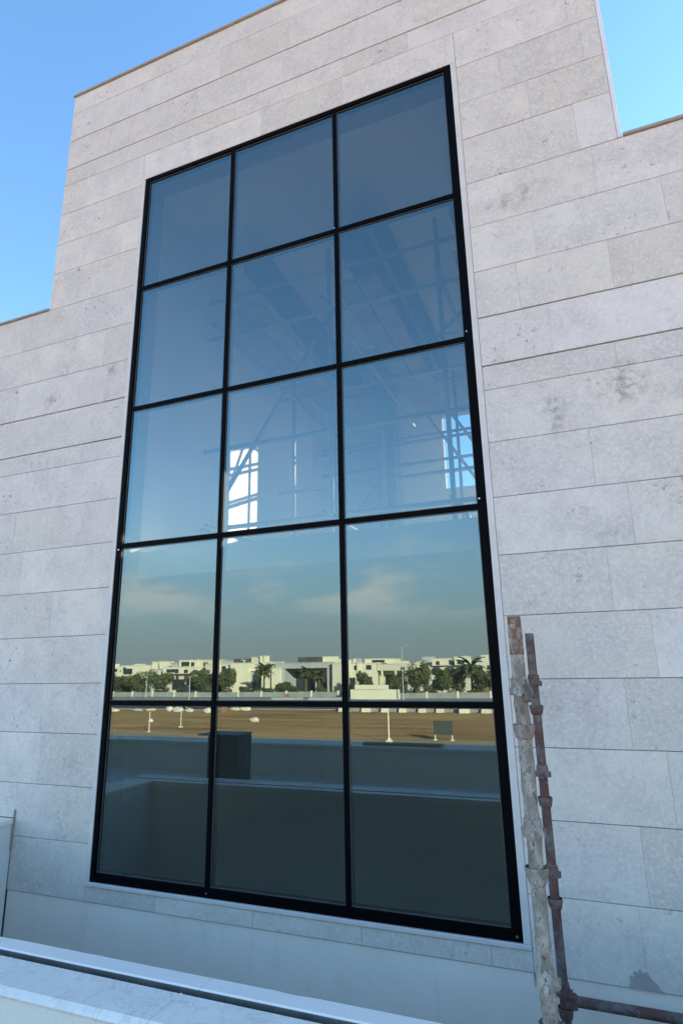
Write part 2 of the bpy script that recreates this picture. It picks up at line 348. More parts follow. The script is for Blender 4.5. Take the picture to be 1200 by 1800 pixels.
# parapet of the light well
wp = empty('light_well_parapet', (3, -1.85, FLOOR))
def child(mb, name, mat, parent, **kw):
    mb.v = [tuple(Vector(q)-parent.location) for q in mb.v]; return mb.build(name, mat, parent, **kw)
TOP = .384
w = MB(); w.box(-1.17, 9.28, -1.985, WY+.005, WELLZ, TOP-.10); w.box(-1.17, 9.28, -1.985, -1.8165, TOP-.10, TOP-.042); w.box(-1.17, 9.28, -1.7685, WY+.005, TOP-.10, TOP-.042)
child(w, 'wall', 'parapet_paint', wp)
w = MB(); w.box(-1.17, WX0-.004, WY+.005, -.004, WELLZ, TOP-.042); child(w, 'return_wall', 'return_paint', wp)
def coping_strip(x0, x1, yo, yi, z0, z1, name, mat, jag=0, nose=.0, seed=0):
    """slab swept along X with a slightly chipped inner edge and an optionally rounded outer nosing"""
    n = max(2, int((x1-x0)/.045)); V = []; F = []
    for i in range(n+1):
        x = x0+(x1-x0)*i/n; j = jag*max(0, noise.noise((x*6+seed, 3, 0))-.15)+jag*.15*noise.noise((x*30, seed, 0)); yy = yi-j
        pr = [(yo, z0), (yo, z1-.006), (yo+.006, z1)] if not nose else [(yo+nose*.6, z0), (yo, z0+nose*.5), (yo-nose*.25, (z0+z1)/2), (yo, z1-nose*.45), (yo+nose*.5, z1)]
        pr += [(yy-.004, z1), (yy, z1-.005-j*.4), (yi, z0)]
        V += [(x, q[0], q[1]) for q in pr]; m_ = len(pr)
        if i:
            for t in range(m_): F.append(((i-1)*m_+t, (i-1)*m_+(t+1) % m_, i*m_+(t+1) % m_, i*m_+t))
    F += [tuple(range(m_)), tuple(n*m_+t for t in range(m_))[::-1]]
    ob = child(MB().add(V, F), name, mat, wp); return ob
xs = [-1.19, -.2, .95, 2.15, 3.3, 4.5, 5.7, 6.9, 8.1, 9.3]
for a, b in zip(xs, xs[1:]):
    coping_strip(a+.0012, b-.0012, -2.012, -1.815, TOP-.042, TOP, 'coping_slab', 'coping', nose=.028, seed=a)
    coping_strip(a+.05 if a > -1 else a+.0012, b+.05-.0025 if b < 9 else b, -1.770, -1.682, TOP-.042, TOP+.002, 'coping_edge_strip', 'marble_strip', jag=.022, seed=a+5)
child(MB().box(-1.19, 9.3, -1.8145, -1.7705, TOP-.099, TOP-.075).box(-1.19, 9.3, -1.8145, -1.8105, TOP-.075, TOP-.004).box(-1.19, 9.3, -1.7745, -1.7705, TOP-.075, TOP-.003), 'glass_channel', 'channel', wp)
d = MB(); rr = random.Random(3)
for i in range(150):
    x = rr.uniform(.2, 5.5); sz = rr.choice((.004, .006, .008, .014)); y = rr.uniform(-1.805, -1.78); L = rr.uniform(.5, 2.5)*sz
    d.add([(x-L, y, TOP-.075), (x+L, y-sz, TOP-.075), (x+L*.6, y+sz, TOP-.075), (x, y, TOP-.075+sz*4.2)], [(0, 1, 3), (1, 2, 3), (2, 0, 3)])
o = child(d, 'rubble', 'debris', wp); o['kind'] = 'stuff'
d = MB()
for i in range(70):
    x = rr.uniform(.6, 4.2); sz = rr.choice((.0015, .002, .003, .004)); y = rr.choice((rr.uniform(-1.99, -1.82), rr.uniform(-1.84, -1.82), rr.uniform(-1.765, -1.69))); zt = TOP+.0025 if y > -1.78 else TOP+.0005; L = sz*rr.uniform(.6, 1.8)
    d.add([(x-L, y, zt), (x+L, y-sz, zt), (x+L*.6, y+sz, zt), (x, y, zt+sz)], [(0, 1, 3), (1, 2, 3), (2, 0, 3)])
o = child(d, 'grit', 'plaster', wp); o['kind'] = 'stuff'
# return coping towards the facade
child(MB().cbox(-1.19, WX0+.006, -1.679, -.003, TOP-.042, TOP, .005), 'return_coping', 'marble', wp)
child(MB().box(9.0, 9.28, WY+.005, -.004, WELLZ, TOP), 'end_wall', 'parapet_paint', wp)
# ragged strip put in as the dark gap between return wall and cladding
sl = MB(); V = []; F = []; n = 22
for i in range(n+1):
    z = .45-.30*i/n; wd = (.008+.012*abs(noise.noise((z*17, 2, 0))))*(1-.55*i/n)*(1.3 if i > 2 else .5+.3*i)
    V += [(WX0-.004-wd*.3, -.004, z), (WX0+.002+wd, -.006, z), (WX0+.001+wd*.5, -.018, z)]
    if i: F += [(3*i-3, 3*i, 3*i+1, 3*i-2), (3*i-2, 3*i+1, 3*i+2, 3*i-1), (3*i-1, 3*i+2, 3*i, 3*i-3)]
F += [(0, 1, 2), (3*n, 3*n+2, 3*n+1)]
child(sl.add(V, F), 'gap_strip', 'mortar', wp)
tag(wp, 'low marble-topped parapet wall with slotted coping around the light well', 'parapet')

# far parapet of the terrace (seen mirrored in the window)
fp = empty('terrace_parapet', (0, -5.1, FLOOR))
child(MB().box(-14, 14, -5.33, -4.88, GZ, TOP-.045), 'wall', 'parapet_paint', fp)
x = -14.0
while x < 13.9:
    child(MB().cbox(x+.002, x+1.398, -5.37, -4.855, TOP-.045, TOP, .006), 'coping_slab', 'marble', fp); x += 1.4
tag(fp, 'grey painted parapet with flat coping along the terrace edge, mirrored in the glass', 'parapet')

# ------------------------------------------------------------------ the building
B = empty('stone_building', (1.6, .0, FLOOR))
LV = [-.14, .255, .655, 1.055, 1.455, 1.85, 2.25, 2.65, 3.05, 3.45, 3.64, 4.035, 4.43, 4.83, 5.245, 5.68, 6.05, 6.44, 6.83, 7.05, 7.45, 7.85, 8.10]
TX0, TX1 = -1.15, 4.36; WINGTOP = 5.245; TOWER = 8.10
OX0, OX1, OZ0, OZ1 = 0.0, 3.182, 0.0, 6.505      # window opening
ID = 5.0                                          # room depth
core = MB()
core.box(-14, -1.16, .034, ID+.3, GZ, WINGTOP-.01); core.box(4.36, 14, .034, 2.2, GZ, WINGTOP-.01)   # wings; right one cut shallow so sun reaches the added side opening
core.box(-1.16, -.2, .034, ID+.3, GZ, TOWER-.01); core.box(3.6, 4.355, .034, 2.2, GZ, TOWER-.01); core.box(3.6, 3.8, 2.2, ID+.08, GZ, 2.75); core.box(3.6, 3.8, 2.2, ID+.08, 4.35, TOWER-.01); core.box(3.6, 3.8, 2.2, 2.45, 2.75, 4.35); core.box(3.6, 3.8, 4.75, ID+.08, 2.75, 4.35)      # tower sides; unseen opening added at right to sunlight the upper room
core.box(-.2, 3.6, .30, ID, 6.66, TOWER-.02)                                                           # slab over the room
core.box(-.2, 3.6, .034, ID, GZ, -.15)                                                                  # floor mass
core.box(-.2, 3.6, .034, .30, OZ1+.02, TOWER-.01)                                                       # lintel wall
core.box(-.2, OX0-.002, .034, .30, -.15, OZ1+.02); core.box(OX1+.002, 3.6, .034, .30, -.15, OZ1+.02)
bx0, bx1, bz0, bz1 = 1.97, 2.72, 4.26, 5.50                                                             # rear opening
core.box(-.2, bx0, ID, ID+.08, GZ, TOWER-.02); core.box(bx1, 3.6, ID, ID+.08, GZ, TOWER-.02)
core.box(bx0, bx1, ID, ID+.08, GZ, bz0); core.box(bx0, bx1, ID, ID+.08, bz1, TOWER-.02)
wall = child(core, 'wall', 'mortar', B)
ip = MB()   # plaster skins inside the upper room; lower walls pale, to lighten the lower panes
Z0 = 2.601
ip.box(-.199, -.185, .30, ID-.002, Z0, 6.64); ip.box(3.585, 3.599, .30, ID-.002, Z0, 2.75); ip.box(3.585, 3.599, .30, 2.45, 2.75, 4.35); ip.box(3.585, 3.599, 4.75, ID-.002, 2.75, 4.35); ip.box(3.585, 3.599, .3, ID-.002, 4.35, 6.64)
ip.box(-.185, bx0-.001, ID-.014, ID-.001, Z0, 6.64); ip.box(bx1+.001, 3.585, ID-.014, ID-.001, Z0, 6.64)
ip.box(bx0-.001, bx1+.001, ID-.014, ID-.001, Z0, bz0); ip.box(bx0-.001, bx1+.001, ID-.014, ID-.001, bz1, 6.64)
child(ip, 'interior_wall', 'interior_paint', B)
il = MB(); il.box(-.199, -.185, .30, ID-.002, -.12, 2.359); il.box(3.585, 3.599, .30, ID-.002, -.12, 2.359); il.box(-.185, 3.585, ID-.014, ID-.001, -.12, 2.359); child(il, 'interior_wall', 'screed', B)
child(MB().box(-.185, 3.585, .301, ID-.015, 6.642, 6.658), 'interior_ceiling', 'ceiling_paint', B)
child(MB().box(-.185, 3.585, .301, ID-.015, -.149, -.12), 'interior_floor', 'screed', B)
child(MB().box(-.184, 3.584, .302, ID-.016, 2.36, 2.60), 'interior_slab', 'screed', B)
for xa, xb in ((.45, .74), (1.62, 1.95), (2.08, 2.2), (2.9, 3.2)):
    child(MB().cbox(xa, xb, 1.22, 4.6, 6.08, 6.30, .008), 'steel_beam', 'dark_board', B)
child(MB().cbox(.95, 1.25, 4.62, 4.92, 2.602, 6.64, .008), 'column', 'grey_slab', B)
# plaster band under the cladding, down into the well
child(MB().box(-.8425, 8.99, .012, .033, WELLZ, -.144), 'plaster_band', 'plaster', B)
child(MB().box(-14, -1.16, ID+.3, ID+.33, GZ, WINGTOP-.02).box(4.36, 14, 2.2, 2.23, GZ, WINGTOP-.02), 'rear_render', 'villa_white', B)

FIX = {4.83: (3.34, 4.15), 4.43: (3.69, 4.55), 4.035: (4.16,), 3.64: (3.72, 4.6), 3.45: (4.11,), 3.05: (3.66, 4.45), 2.65: (3.88,), 2.25: (4.06,), 1.85: (3.89,), 1.455: (4.08,),
       1.055: (3.89,), .655: (4.06,), .255: (3.87,), -.14: (3.81,)}
FIXL = {4.03: (-.30,), 4.035: (-.30,), 2.65: (-.64,), 2.25: (-1.10,), 1.85: (-.68,), 1.455: (-.95,), 1.055: (-.68,), .655: (-.64,), .255: (-.86,), 3.64: (-.4, -1.7), 3.05: (-.9,), 6.44: (-.82,), 7.45: (1.66, ), 7.05: (2.29, .6)}
OPEN = (4.035, 3.64, 7.05, 7.45)
rs = random.Random(11); nst = 0
def stone(x0, x1, z0, z1):
    global nst
    y = rs.uniform(-.0012, .0015)
    mid = ((x0+x1)/2, 0, (z0+z1)/2)
    ob = MB().slab(x0, x1, y, .033, z0, z1, .0022).build('stone_slab', 'stone', None, shift=mid)
    ob.parent = B; ob.location = Vector(mid)-B.location; nst += 1
def course(z0, z1, xa, xb, fixed, lim=(-4.2, 7.2)):
    """stones between xa and xb with the joints seen in the photo, others about .8 m apart"""
    js = sorted(q for q in fixed if xa+.12 < q < xb-.12)
    a0 = js[0] if js else rs.uniform(xa+.3, xa+1.0)
    pts = set(js) if js else {a0}
    q = (js[-1] if js else a0)
    while q < xb-.45:
        q += rs.choice((.62, .8, .8, .95, 1.15))
        if q < xb-.2: pts.add(round(q, 3))
    q = (js[0] if js else a0)
    while q > xa+.45:
        q -= rs.choice((.62, .8, .8, .95, 1.15))
        if q > xa+.2: pts.add(round(q, 3))
    pts = [xa]+sorted(pts)+[xb]
    for a, b in zip(pts, pts[1:]):
        stone(a+.0003, b-.0003, z0, z1)
for z0, z1 in zip(LV, LV[1:]):
    glo = .0052 if z0 in OPEN else .0018; ghi = .0052 if z1 in OPEN else .0018
    a, b = z0+glo, z1-ghi
    xl, xr = (TX0, TX1-.03) if z0 >= WINGTOP-.001 else (-5.0, 8.0)
    fx = FIX.get(z0, ())+FIXL.get(z0, ())
    if z1 <= OZ1 or z0 < OZ1 < z1:
        if z0 < 0: a2 = a
        lx0 = xl if z0 > TOP else max(xl, -.8425)
        course(a, b, lx0, OX0-.042, FIXL.get(z0, ()))
        if z0 < TOP:
            course(a, b, xl, -1.20, ())
            if z1 > TOP: stone(-1.1985, -.8440, TOP+.003, b)
        course(a, b, OX1+.050, xr, FIX.get(z0, ()))
        if z0 < OZ1 < z1:
            course(OZ1+.002, b, OX0-.040, OX1+.048, (1.35, 2.2))
    else:
        course(a, b, xl, xr, fx)
# narrow stone strip under the sill
for a, b in zip((-.040, .62, 1.42, 2.2, 3.0), (.618, 1.418, 2.198, 2.998, 3.23)):
    stone(a, b, -.138, -.034)
# white trim round the opening
child(MB().slab(OX0-.040, OX0-.002, -.004, .033, -.002, OZ1-.004, .003), 'window_trim', 'white_trim', B)
child(MB().slab(OX1+.004, OX1+.048, -.004, .033, -.002, OZ1-.004, .003), 'window_trim', 'white_trim', B)
child(MB().cbox(OX0-.040, OX1+.048, -.012, .033, -.031, -.003, .004), 'window_sill', 'white_trim', B)
child(MB().cbox(TX1-.028, TX1+.002, -.006, .05, WINGTOP+.002, TOWER-.002, .006), 'sunlit_edge', 'sunlit_edge', B)  # pale strip: sunlight on the tower edge is put into its colour
# thin capping stones on tower and wings
x = TX0-.02
while x < TX1: child(MB().cbox(x+.001, min(x+1.1, TX1+.02)-.001, -.02, .4, TOWER+.002, TOWER+.028, .004), 'capping_stone', 'cap_stone', B); x += 1.1
x = -5.0
while x < TX0-.03: child(MB().cbox(x+.001, min(x+1.1, TX0-.004)-.001, -.018, .4, WINGTOP+.002, WINGTOP+.026, .004), 'capping_stone', 'cap_stone', B); x += 1.1
x = TX1+.006
while x < 8: child(MB().cbox(x+.001, x+1.099, -.018, .4, WINGTOP+.002, WINGTOP+.026, .004), 'capping_stone', 'cap_stone', B); x += 1.1
# grey mortar smear at the foot of the cladding
V = []; F = []
ol = [(-.085, 0), (-.07, .035), (-.075, .06), (-.055, .052), (-.05, .085), (-.03, .07), (-.022, .1), (-.005, .078), (.012, .088), (.03, .055), (.05, .04), (.07, .012), (.1, 0)]
for (x, z) in ol: V += [(3.80+x, -.0045, -.137+z), (3.80+x*.97, -.0005, -.138+z*.97)]
nn = len(ol); F = [tuple(2*i for i in range(nn))] + [(2*i, 2*i+1, 2*i+3, 2*i+2) for i in range(nn-1)]
child(MB().add(V, F), 'mortar_smear', 'smear', B)

# window: black frame, 3 x 5 panes
wf = MB(); FB, FT, FS = .062, .040, .046
fy0, fy1 = .0, .09
wf.cbox(OX0, OX0+FS, fy0, fy1, OZ0, OZ1, .003); wf.cbox(OX1-FS-.014, OX1, fy0, fy1, OZ0, OZ1, .003)
wf.cbox(OX0+FS, OX1-FS-.014, fy0+.001, fy1, OZ0, OZ0+FB, .003); wf.cbox(OX0+FS, OX1-FS-.014, fy0+.001, fy1, OZ1-FT, OZ1, .003)
win = child(wf, 'window', 'frame', B)
cx = [OX0+FS, 1.046, 2.113, OX1-FS-.014]; cz = [OZ0+FB, 1.298, 2.603, 3.900, 5.187, OZ1-FT]
MW = .0185
def wchild(mb, name, mat, **kw):
    mb.v = [tuple(Vector(q)-B.location) for q in mb.v]; return mb.build(name, mat, win, **kw)
for xm in cx[1:3]: wchild(MB().cbox(xm-MW, xm+MW, fy0+.002, fy1, cz[0], cz[5], .003), 'mullion', 'frame')
xe = [cx[0], cx[1]-MW, cx[1]+MW, cx[2]-MW, cx[2]+MW, cx[3]]
for zm in cz[1:5]:
    for i in range(3): wchild(MB().cbox(xe[2*i], xe[2*i+1], fy0+.004, fy1, zm-MW, zm+MW, .003), 'transom', 'frame')
ze = [cz[0]]+sum(([q-MW, q+MW] for q in cz[1:5]), [])+[cz[5]]
GY = .024
for i in range(3):
    for j in range(5):
        a, b, c_, d_ = xe[2*i], xe[2*i+1], ze[2*j], ze[2*j+1]
        q1, q2, q3 = rs.uniform(-.0014, .0014), rs.uniform(-.0006, .0006), rs.uniform(-.0005, .0005)
        m = MB(); m.add([(a, GY-q1-q2, c_), (b, GY+q1-q2, c_), (b, GY+q1+q2, d_), (a, GY-q1+q2, d_)], [(0, 1, 2, 3)], 0)
        m.add([(a, GY+.012, c_), (b, GY+.012, c_), (b, GY+.012, d_), (a, GY+.012, d_)], [(3, 2, 1, 0)], 1)
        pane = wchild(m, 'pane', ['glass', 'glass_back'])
        t = .007; g = MB()
        g.box(a, b, GY-.006, GY-.001, c_, c_+t); g.box(a, b, GY-.006, GY-.001, d_-t, d_); g.box(a, a+t, GY-.006, GY-.001, c_+t, d_-t); g.box(b-t, b, GY-.006, GY-.001, c_+t, d_-t)
        wchild(g, 'glazing_bead', 'black_bead')
for (x, z) in ((2.113-.012, 5.187+.018), (OX1-.04, 3.95), (OX1-.045, 2.655), (1.046, .03), (OX1-.03, .03), (.03, 2.57)):
    m = MB(); m.tube((x, .003, z), (x, -.006, z), .0085, .006, 8); wchild(m, 'bolt', 'bolt')
tag(B, 'pale limestone-clad building with a tall black-framed window of fifteen panes', 'building')

# ------------------------------------------------------------------ scaffold tubes outside
def standard(name, x, y, ztop, r, mats, cups, crust, lean=(0, 0)):
    root = empty(name, (x, y, WELLZ))
    top = (x+lean[0], y+lean[1], ztop)
    m = MB(); m.tube((x, y, WELLZ), top, r, r, 18, 260 if crust else 60, wob=.007 if crust else .0012, seed=x)
    child(m, 'tube', mats[0], root, smooth=True)
    if crust:
        m = MB(); m.tube((x, y, ztop-.115), (x, y, ztop+.03), r*1.06, r*1.02, 18, 14, wob=.003, seed=2); child(m, 'tube_end', mats[2], root, smooth=True)
    for (z, typ) in cups:
        m = MB()
        if typ == 'bell':
            m.lathe((x, y, z), [(r*1.05, .045), (r*1.25, .038), (r*1.35, .012), (r*1.58, -.004), (r*1.62, -.016), (r*1.05, -.02)], 16, .10 if crust else .03, z)
            for a in (.5, 2.6, 4.7): m.box(x+math.cos(a)*r*1.6-.008, x+math.cos(a)*r*1.6+.008, y+math.sin(a)*r*1.6-.008, y+math.sin(a)*r*1.6+.008, z-.022, z+.006)
        else:
            m.lathe((x, y, z), [(r*1.05, -.034), (r*1.3, -.026), (r*1.56, .004), (r*1.62, .016), (r*1.48, .02), (r*1.4, .006), (r*1.04, .004)], 16, .10 if crust else .03, z)
        child(m, 'locking_cup', mats[1], root, smooth=False)
    return root
ct = standard('scaffold_pole', 3.442, -1.55, 1.70, .0255, ('crust', 'crust', 'crust_rust'),
              [(1.455, 'bell'), (1.31, 'cup'), (.965, 'bell'), (.83, 'cup'), (.50, 'bell'), (.36, 'cup'), (.0, 'bell'), (-.14, 'cup'), (-.64, 'cup'), (-1.14, 'cup'), (-1.64, 'cup'), (-2.14, 'cup')], True)
m = MB(); m.cbox(3.442+.012, 3.442+.042, -1.55-.034, -1.55+.0, 1.41, 1.475, .004); child(m, 'wedge_clip', 'rusty', ct)
tag(ct, 'thick scaffold pole caked in white cement, nearest the camera right of the window', 'scaffold pole')
ro = standard('scaffold', 3.402, -.30, 1.72, .0245, ('rusty', 'rusty', None),
              [(1.445, 'bell'), (1.30, 'cup'), (.96, 'bell'), (.82, 'cup'), (.465, 'bell'), (.33, 'cup'), (-.075, 'bell'), (-.16, 'cup'), (-.66, 'cup'), (-1.16, 'cup'), (-1.66, 'cup'), (-2.16, 'cup')], False)
m = MB(); m.tube((3.43, -.305, -.105), (6.2, -.305, -.105), .0242, .0242, 14, 40, wob=.0012, seed=9); child(m, 'ledger', 'rusty', ro, smooth=True)
m = MB(); m.cbox(3.405, 3.465, -.33, -.28, -.14, -.075, .008); child(m, 'ledger_blade', 'rusty', ro)
m = MB(); m.tube((6.2, -.30, WELLZ), (6.2, -.30, 1.6), .0245, .0245, 14, 20); child(m, 'tube', 'rusty', ro, smooth=True)
tag(ro, 'thin rusty brown scaffold upright with a horizontal tube, close to the stone wall', 'scaffold')

# ------------------------------------------------------------------ scaffold inside the room
sc = empty('indoor_scaffold', (1.6, 2.6, 2.6))
def tb(a, b, name, r=.024): m = MB(); m.tube(a, b, r, r, 10); child(m, name, 'steel_tube', sc, smooth=True)
for (x, y) in ((.25, 1.2), (1.55, 1.2), (2.75, 1.2), (.25, 3.0), (1.55, 3.0), (2.75, 3.0), (2.28, 4.55), (1.25, 4.55), (3.2, 4.55), (.25, 4.55)): tb((x, y, 2.601), (x, y, 6.05), 'upright')
for y in (1.2, 3.0):
    for z in (3.0, 3.9, 5.3, 5.8): tb((.0, y+.04, z), (3.4, y+.04, z), 'ledger')
for x in (.25, 1.55, 2.75):
    for z in (2.95, 5.25): tb((x+.04, .9, z), (x+.04, 4.7, z), 'transom_tube')
for z in (2.9, 4.62, 4.98, 5.06, 5.95): tb((.0, 4.60, z), (3.4, 4.60, z), 'ledger')
for (a, b) in (((1.6, 4.5, 5.75), (2.55, 4.5, 4.15)), ((1.95, 4.5, 5.75), (2.9, 4.5, 4.15)), ((.4, 3.05, 2.7), (1.5, 3.05, 3.9)), ((1.6, 3.05, 5.2), (2.7, 3.05, 6.1)), ((.3, 1.25, 3.4), (1.5, 1.25, 5.2))): tb(a, b, 'brace')
for i, (x, z) in enumerate(((.40, 5.36), (.64, 5.36), (1.72, 5.36), (1.96, 5.36), (2.95, 5.36))):
    child(MB().cbox(x, x+.22, .95, 4.4, z, z+.045, .004), 'board', 'old_board', sc)
tag(sc, 'scaffold of tubes and boards standing inside the room behind the glass', 'scaffold')

# ------------------------------------------------------------------ things on the terrace, seen mirrored
gb = empty('granite_block', (-.42, -2.75, FLOOR))
child(MB().cbox(-.66, -.22, -2.78, -2.45, FLOOR, .77, .012), 'body', 'granite', gb)
child(MB().cbox(-.80, -.21, -2.79, -2.44, .772, .785, .004), 'lid', 'grey_slab', gb)
tag(gb, 'dark speckled block with a thin grey slab on top, mirrored in the lower panes', 'block')
pk = MB(); pk.cbox(.42, 1.66, -5.14, -4.98, TOP+.001, TOP+.036, .004); tag(pk.build('plank', 'timber'), 'brown timber plank lying flat on the mirrored terrace parapet', 'plank')
hz = MB(); pts = [Vector((-1.2+.62*t/24-.0, -4.0+.22*math.sin(t*.35), FLOOR+.012)) for t in range(25)]  # wavy black streak on the floor, built as a thin tube
for a, b in zip(pts, pts[1:]): hz.tube(a, b, .012, .012, 7)
tag(hz.build('streak', 'debris'), 'black streak lying on the mirrored terrace floor', 'streak')

# ------------------------------------------------------------------ the street opposite, mirrored in the glass
def X24(x137, y): return 3.67+(x137-3.67)*(3.987-y)/(3.987+137.0)      # keeps an offset direction when a thing stands nearer or farther
def volume(root, x0, x1, y1, dep, z0, z1, mat, name='wall'):
    m = MB(); m.box(x0, x1, y1-dep, y1, z0, z1); o = child(m, name, mat, root)
    c = MB(); c.box(x0-.12, x1+.12, y1-dep-.12, y1+.12, z1+.002, z1+.16); cap = MB(); 
    c.v = [tuple(Vector(q)-root.location) for q in c.v]; c.build('roof_edge', mat, o); return o
def opening(root, host, x0, x1, y, z0, z1, bars=1):
    m = MB(); m.box(x0, x1, y+.002, y+.03, z0, z1); m.v = [tuple(Vector(q)-root.location) for q in m.v]; m.build('window', 'house_glass', host)
    f = MB()
    for a, b, c, d in ((x0-.1, x0, z0-.1, z1+.1), (x1, x1+.1, z0-.1, z1+.1), (x0, x1, z1, z1+.1), (x0, x1, z0-.1, z0)): f.box(a, b, y+.001, y+.09, c, d)
    for i in range(bars):
        q = x0+(x1-x0)*(i+1)/(bars+1); f.box(q-.04, q+.04, y+.001, y+.06, z0, z1)
    f.v = [tuple(Vector(q)-root.location) for q in f.v]; f.build('window_frame', 'villa_dark', host)
def villa(label, vols, wins, extras=()):
    root = empty('villa', ((vols[0][0]+vols[0][1])/2, vols[0][2], GZ))
    hs_ = [volume(root, *v) for v in vols]
    for (h, x0, x1, z0, z1) in wins: opening(root, hs_[h], x0, x1, vols[h][2], z0, z1)
    for h_, v in zip(hs_, vols):
        if v[1]-v[0] > 3.2 and v[5]-v[4] > 1.7:
            rw = random.Random(int(abs(v[0])*7)); n_ = int((v[1]-v[0])/2.6)
            for q in range(n_):
                if rw.random() < .45:
                    xa = v[0]+(q+.3)*(v[1]-v[0])/n_; zt = v[5]-rw.uniform(.5, .9); opening(root, h_, xa, xa+rw.uniform(.6, 1.3), v[2]+.035, max(v[4]+.3, zt-rw.uniform(.9, 1.5)), zt, 0)
    v0 = vols[0]; rv = random.Random(int(abs(v0[0])*10))
    for q in range(3):
        xx = rv.uniform(v0[0]+.5, v0[1]-1.5); child(MB().cbox(xx, xx+rv.uniform(.7, 1.3), v0[2]-5, v0[2]-3.8, v0[5]+.17, v0[5]+rv.uniform(.8, 1.5), .04), 'roof_unit', rv.choice(('villa_grey', 'villa_white', 'villa_dark')), root)
    for (nm, mat, bx) in extras: child(MB().box(*bx), nm, mat, root)
    root.scale.z = .86; tag(root, label, 'house', 'villas across the road'); return root
G0 = GZ-.05
villa('low white villa with stepped roofs, leftmost of the mirrored villas',
      [(-127, -112.5, -133, 9, G0, 1.2, 'villa_white'), (-124, -116, -132.2, 7, 1.3, 3.3, 'villa_white'), (-117, -111.5, -131.5, 6, G0, 3.9, 'villa_white'), (-121, -113.5, -131.6, 3, .2, 1.9, 'villa_white')],
      [(0, -125, -122, -3.8, -1.2), (2, -116, -113, 1.4, 2.9), (1, -123, -119, 2.0, 2.9), (2, -116, -113, -3.9, -1.4)])
villa('grey villa with two small white roof boxes, second of the mirrored villas from the left',
      [(-111, -101.5, -137, 10, G0, 2.6, 'villa_grey'), (-110, -109, -136.5, 3, 2.8, 4.9, 'villa_white'), (-107.6, -105.0, -136.5, 3, 2.8, 5.0, 'villa_white'), (-110, -104, -135.5, 2, .6, 1.9, 'villa_white')],
      [(0, -109, -106, -3.6, -1.0), (0, -105, -103, -3.6, -1.0), (0, -104, -102.4, .6, 2.0)])
villa('white villa with a long balcony band and dark upper window',
      [(-103.5, -89.5, -134, 9, G0, 1.0, 'villa_cream'), (-103.2, -91, -132.6, 3, 1.2, 3.1, 'villa_white'), (-99.5, -93.2, -134.5, 7, 3.2, 5.2, 'villa_white'), (-93.1, -89, -135, 8, 1.2, 5.1, 'villa_cream'), (-103, -100, -135.5, 5, 3.2, 4.4, 'villa_grey')],
      [(2, -98.6, -96.2, 3.5, 4.7), (0, -101, -97, -3.6, -.6), (0, -95, -92, -3.6, -.6), (1, -102, -99.5, 1.7, 2.5)])
villa('villa with tall bright end wall beside a recessed dark doorway',
      [(-88.5, -81.0, -133, 9, G0, 3.6, 'villa_white'), (-88.8, -86.0, -131.2, 2, G0, 3.9, 'villa_cream'), (-84.5, -82.5, -134, 5, 3.7, 4.8, 'villa_grey')],
      [(0, -85.4, -83.8, -4.2, -1.0), (0, -83.2, -81.6, .2, 2.4)])
villa('tall villa with twin white chimney fins and dark roof screen',
      [(-80.3, -75.5, -131.5, 8, G0, 3.9, 'villa_white'), (-81.5, -74, -133.5, 7, 1.6, 2.4, 'villa_white'), (-75.4, -66.5, -134, 8, G0, 2.4, 'villa_grey'), (-76.5, -73.6, -136, 3, 2.5, 5.6, 'villa_cream'), (-73.3, -72.6, -135, 2, 2.5, 5.9, 'villa_white'), (-72.2, -71.6, -135, 2, 2.5, 5.9, 'villa_white'), (-71.4, -68.2, -132.5, 5, G0, 4.0, 'villa_white'), (-68.1, -65.9, -131.6, 5, G0, 2.3, 'villa_white')],
      [(2, -74.8, -72.4, -3.8, .6), (2, -74.4, -72.2, .9, 2.0), (6, -70.8, -69.2, 1.2, 3.0), (0, -79.6, -78.6, -1.5, 1.0)],
      [('roof_screen', 'villa_dark', (-82.5, -77, -137, -136.6, 3.95, 5.3))])
villa('grey flat-roofed villa with deep shaded porch and rooftop screen',
      [(-66, -52.3, -138.5, 8, G0, 2.0, 'villa_grey'), (-67.5, -51.9, -132.5, 6.0, 2.15, 3.6, 'villa_grey'), (-66.4, -65.0, -132.6, 5.9, G0, 2.12, 'villa_grey'), (-53.4, -52.2, -132.6, 5.9, G0, 2.12, 'villa_grey'), (-57.4, -53.5, -134.6, 3.8, G0, 2.12, 'villa_grey'), (-56, -53.4, -136, 4, 3.8, 5.2, 'villa_white')],
      [(0, -64.5, -61.0, -4.4, 1.0), (0, -60.5, -58.0, -4.4, 1.4), (4, -56.8, -54.0, -4.4, -1.0)],
      [('roof_screen', 'villa_dark', (-63, -56.2, -136.6, -136.2, 3.78, 5.3))])
villa('brightest white villa with plain banded walls right of the porch',
      [(-51.2, -42.0, -132, 9, G0, 3.5, 'villa_white'), (-51.5, -49.2, -131.2, 2, G0, 3.3, 'villa_cream'), (-46.6, -45.8, -131.7, 2, G0, 3.6, 'villa_white'), (-46, -38.5, -136, 6, 3.6, 4.6, 'villa_white')],
      [(0, -44.9, -43.0, -3.2, -.2), (0, -48.4, -47.2, -3.2, -.4), (3, -44, -41, 3.8, 4.3)])
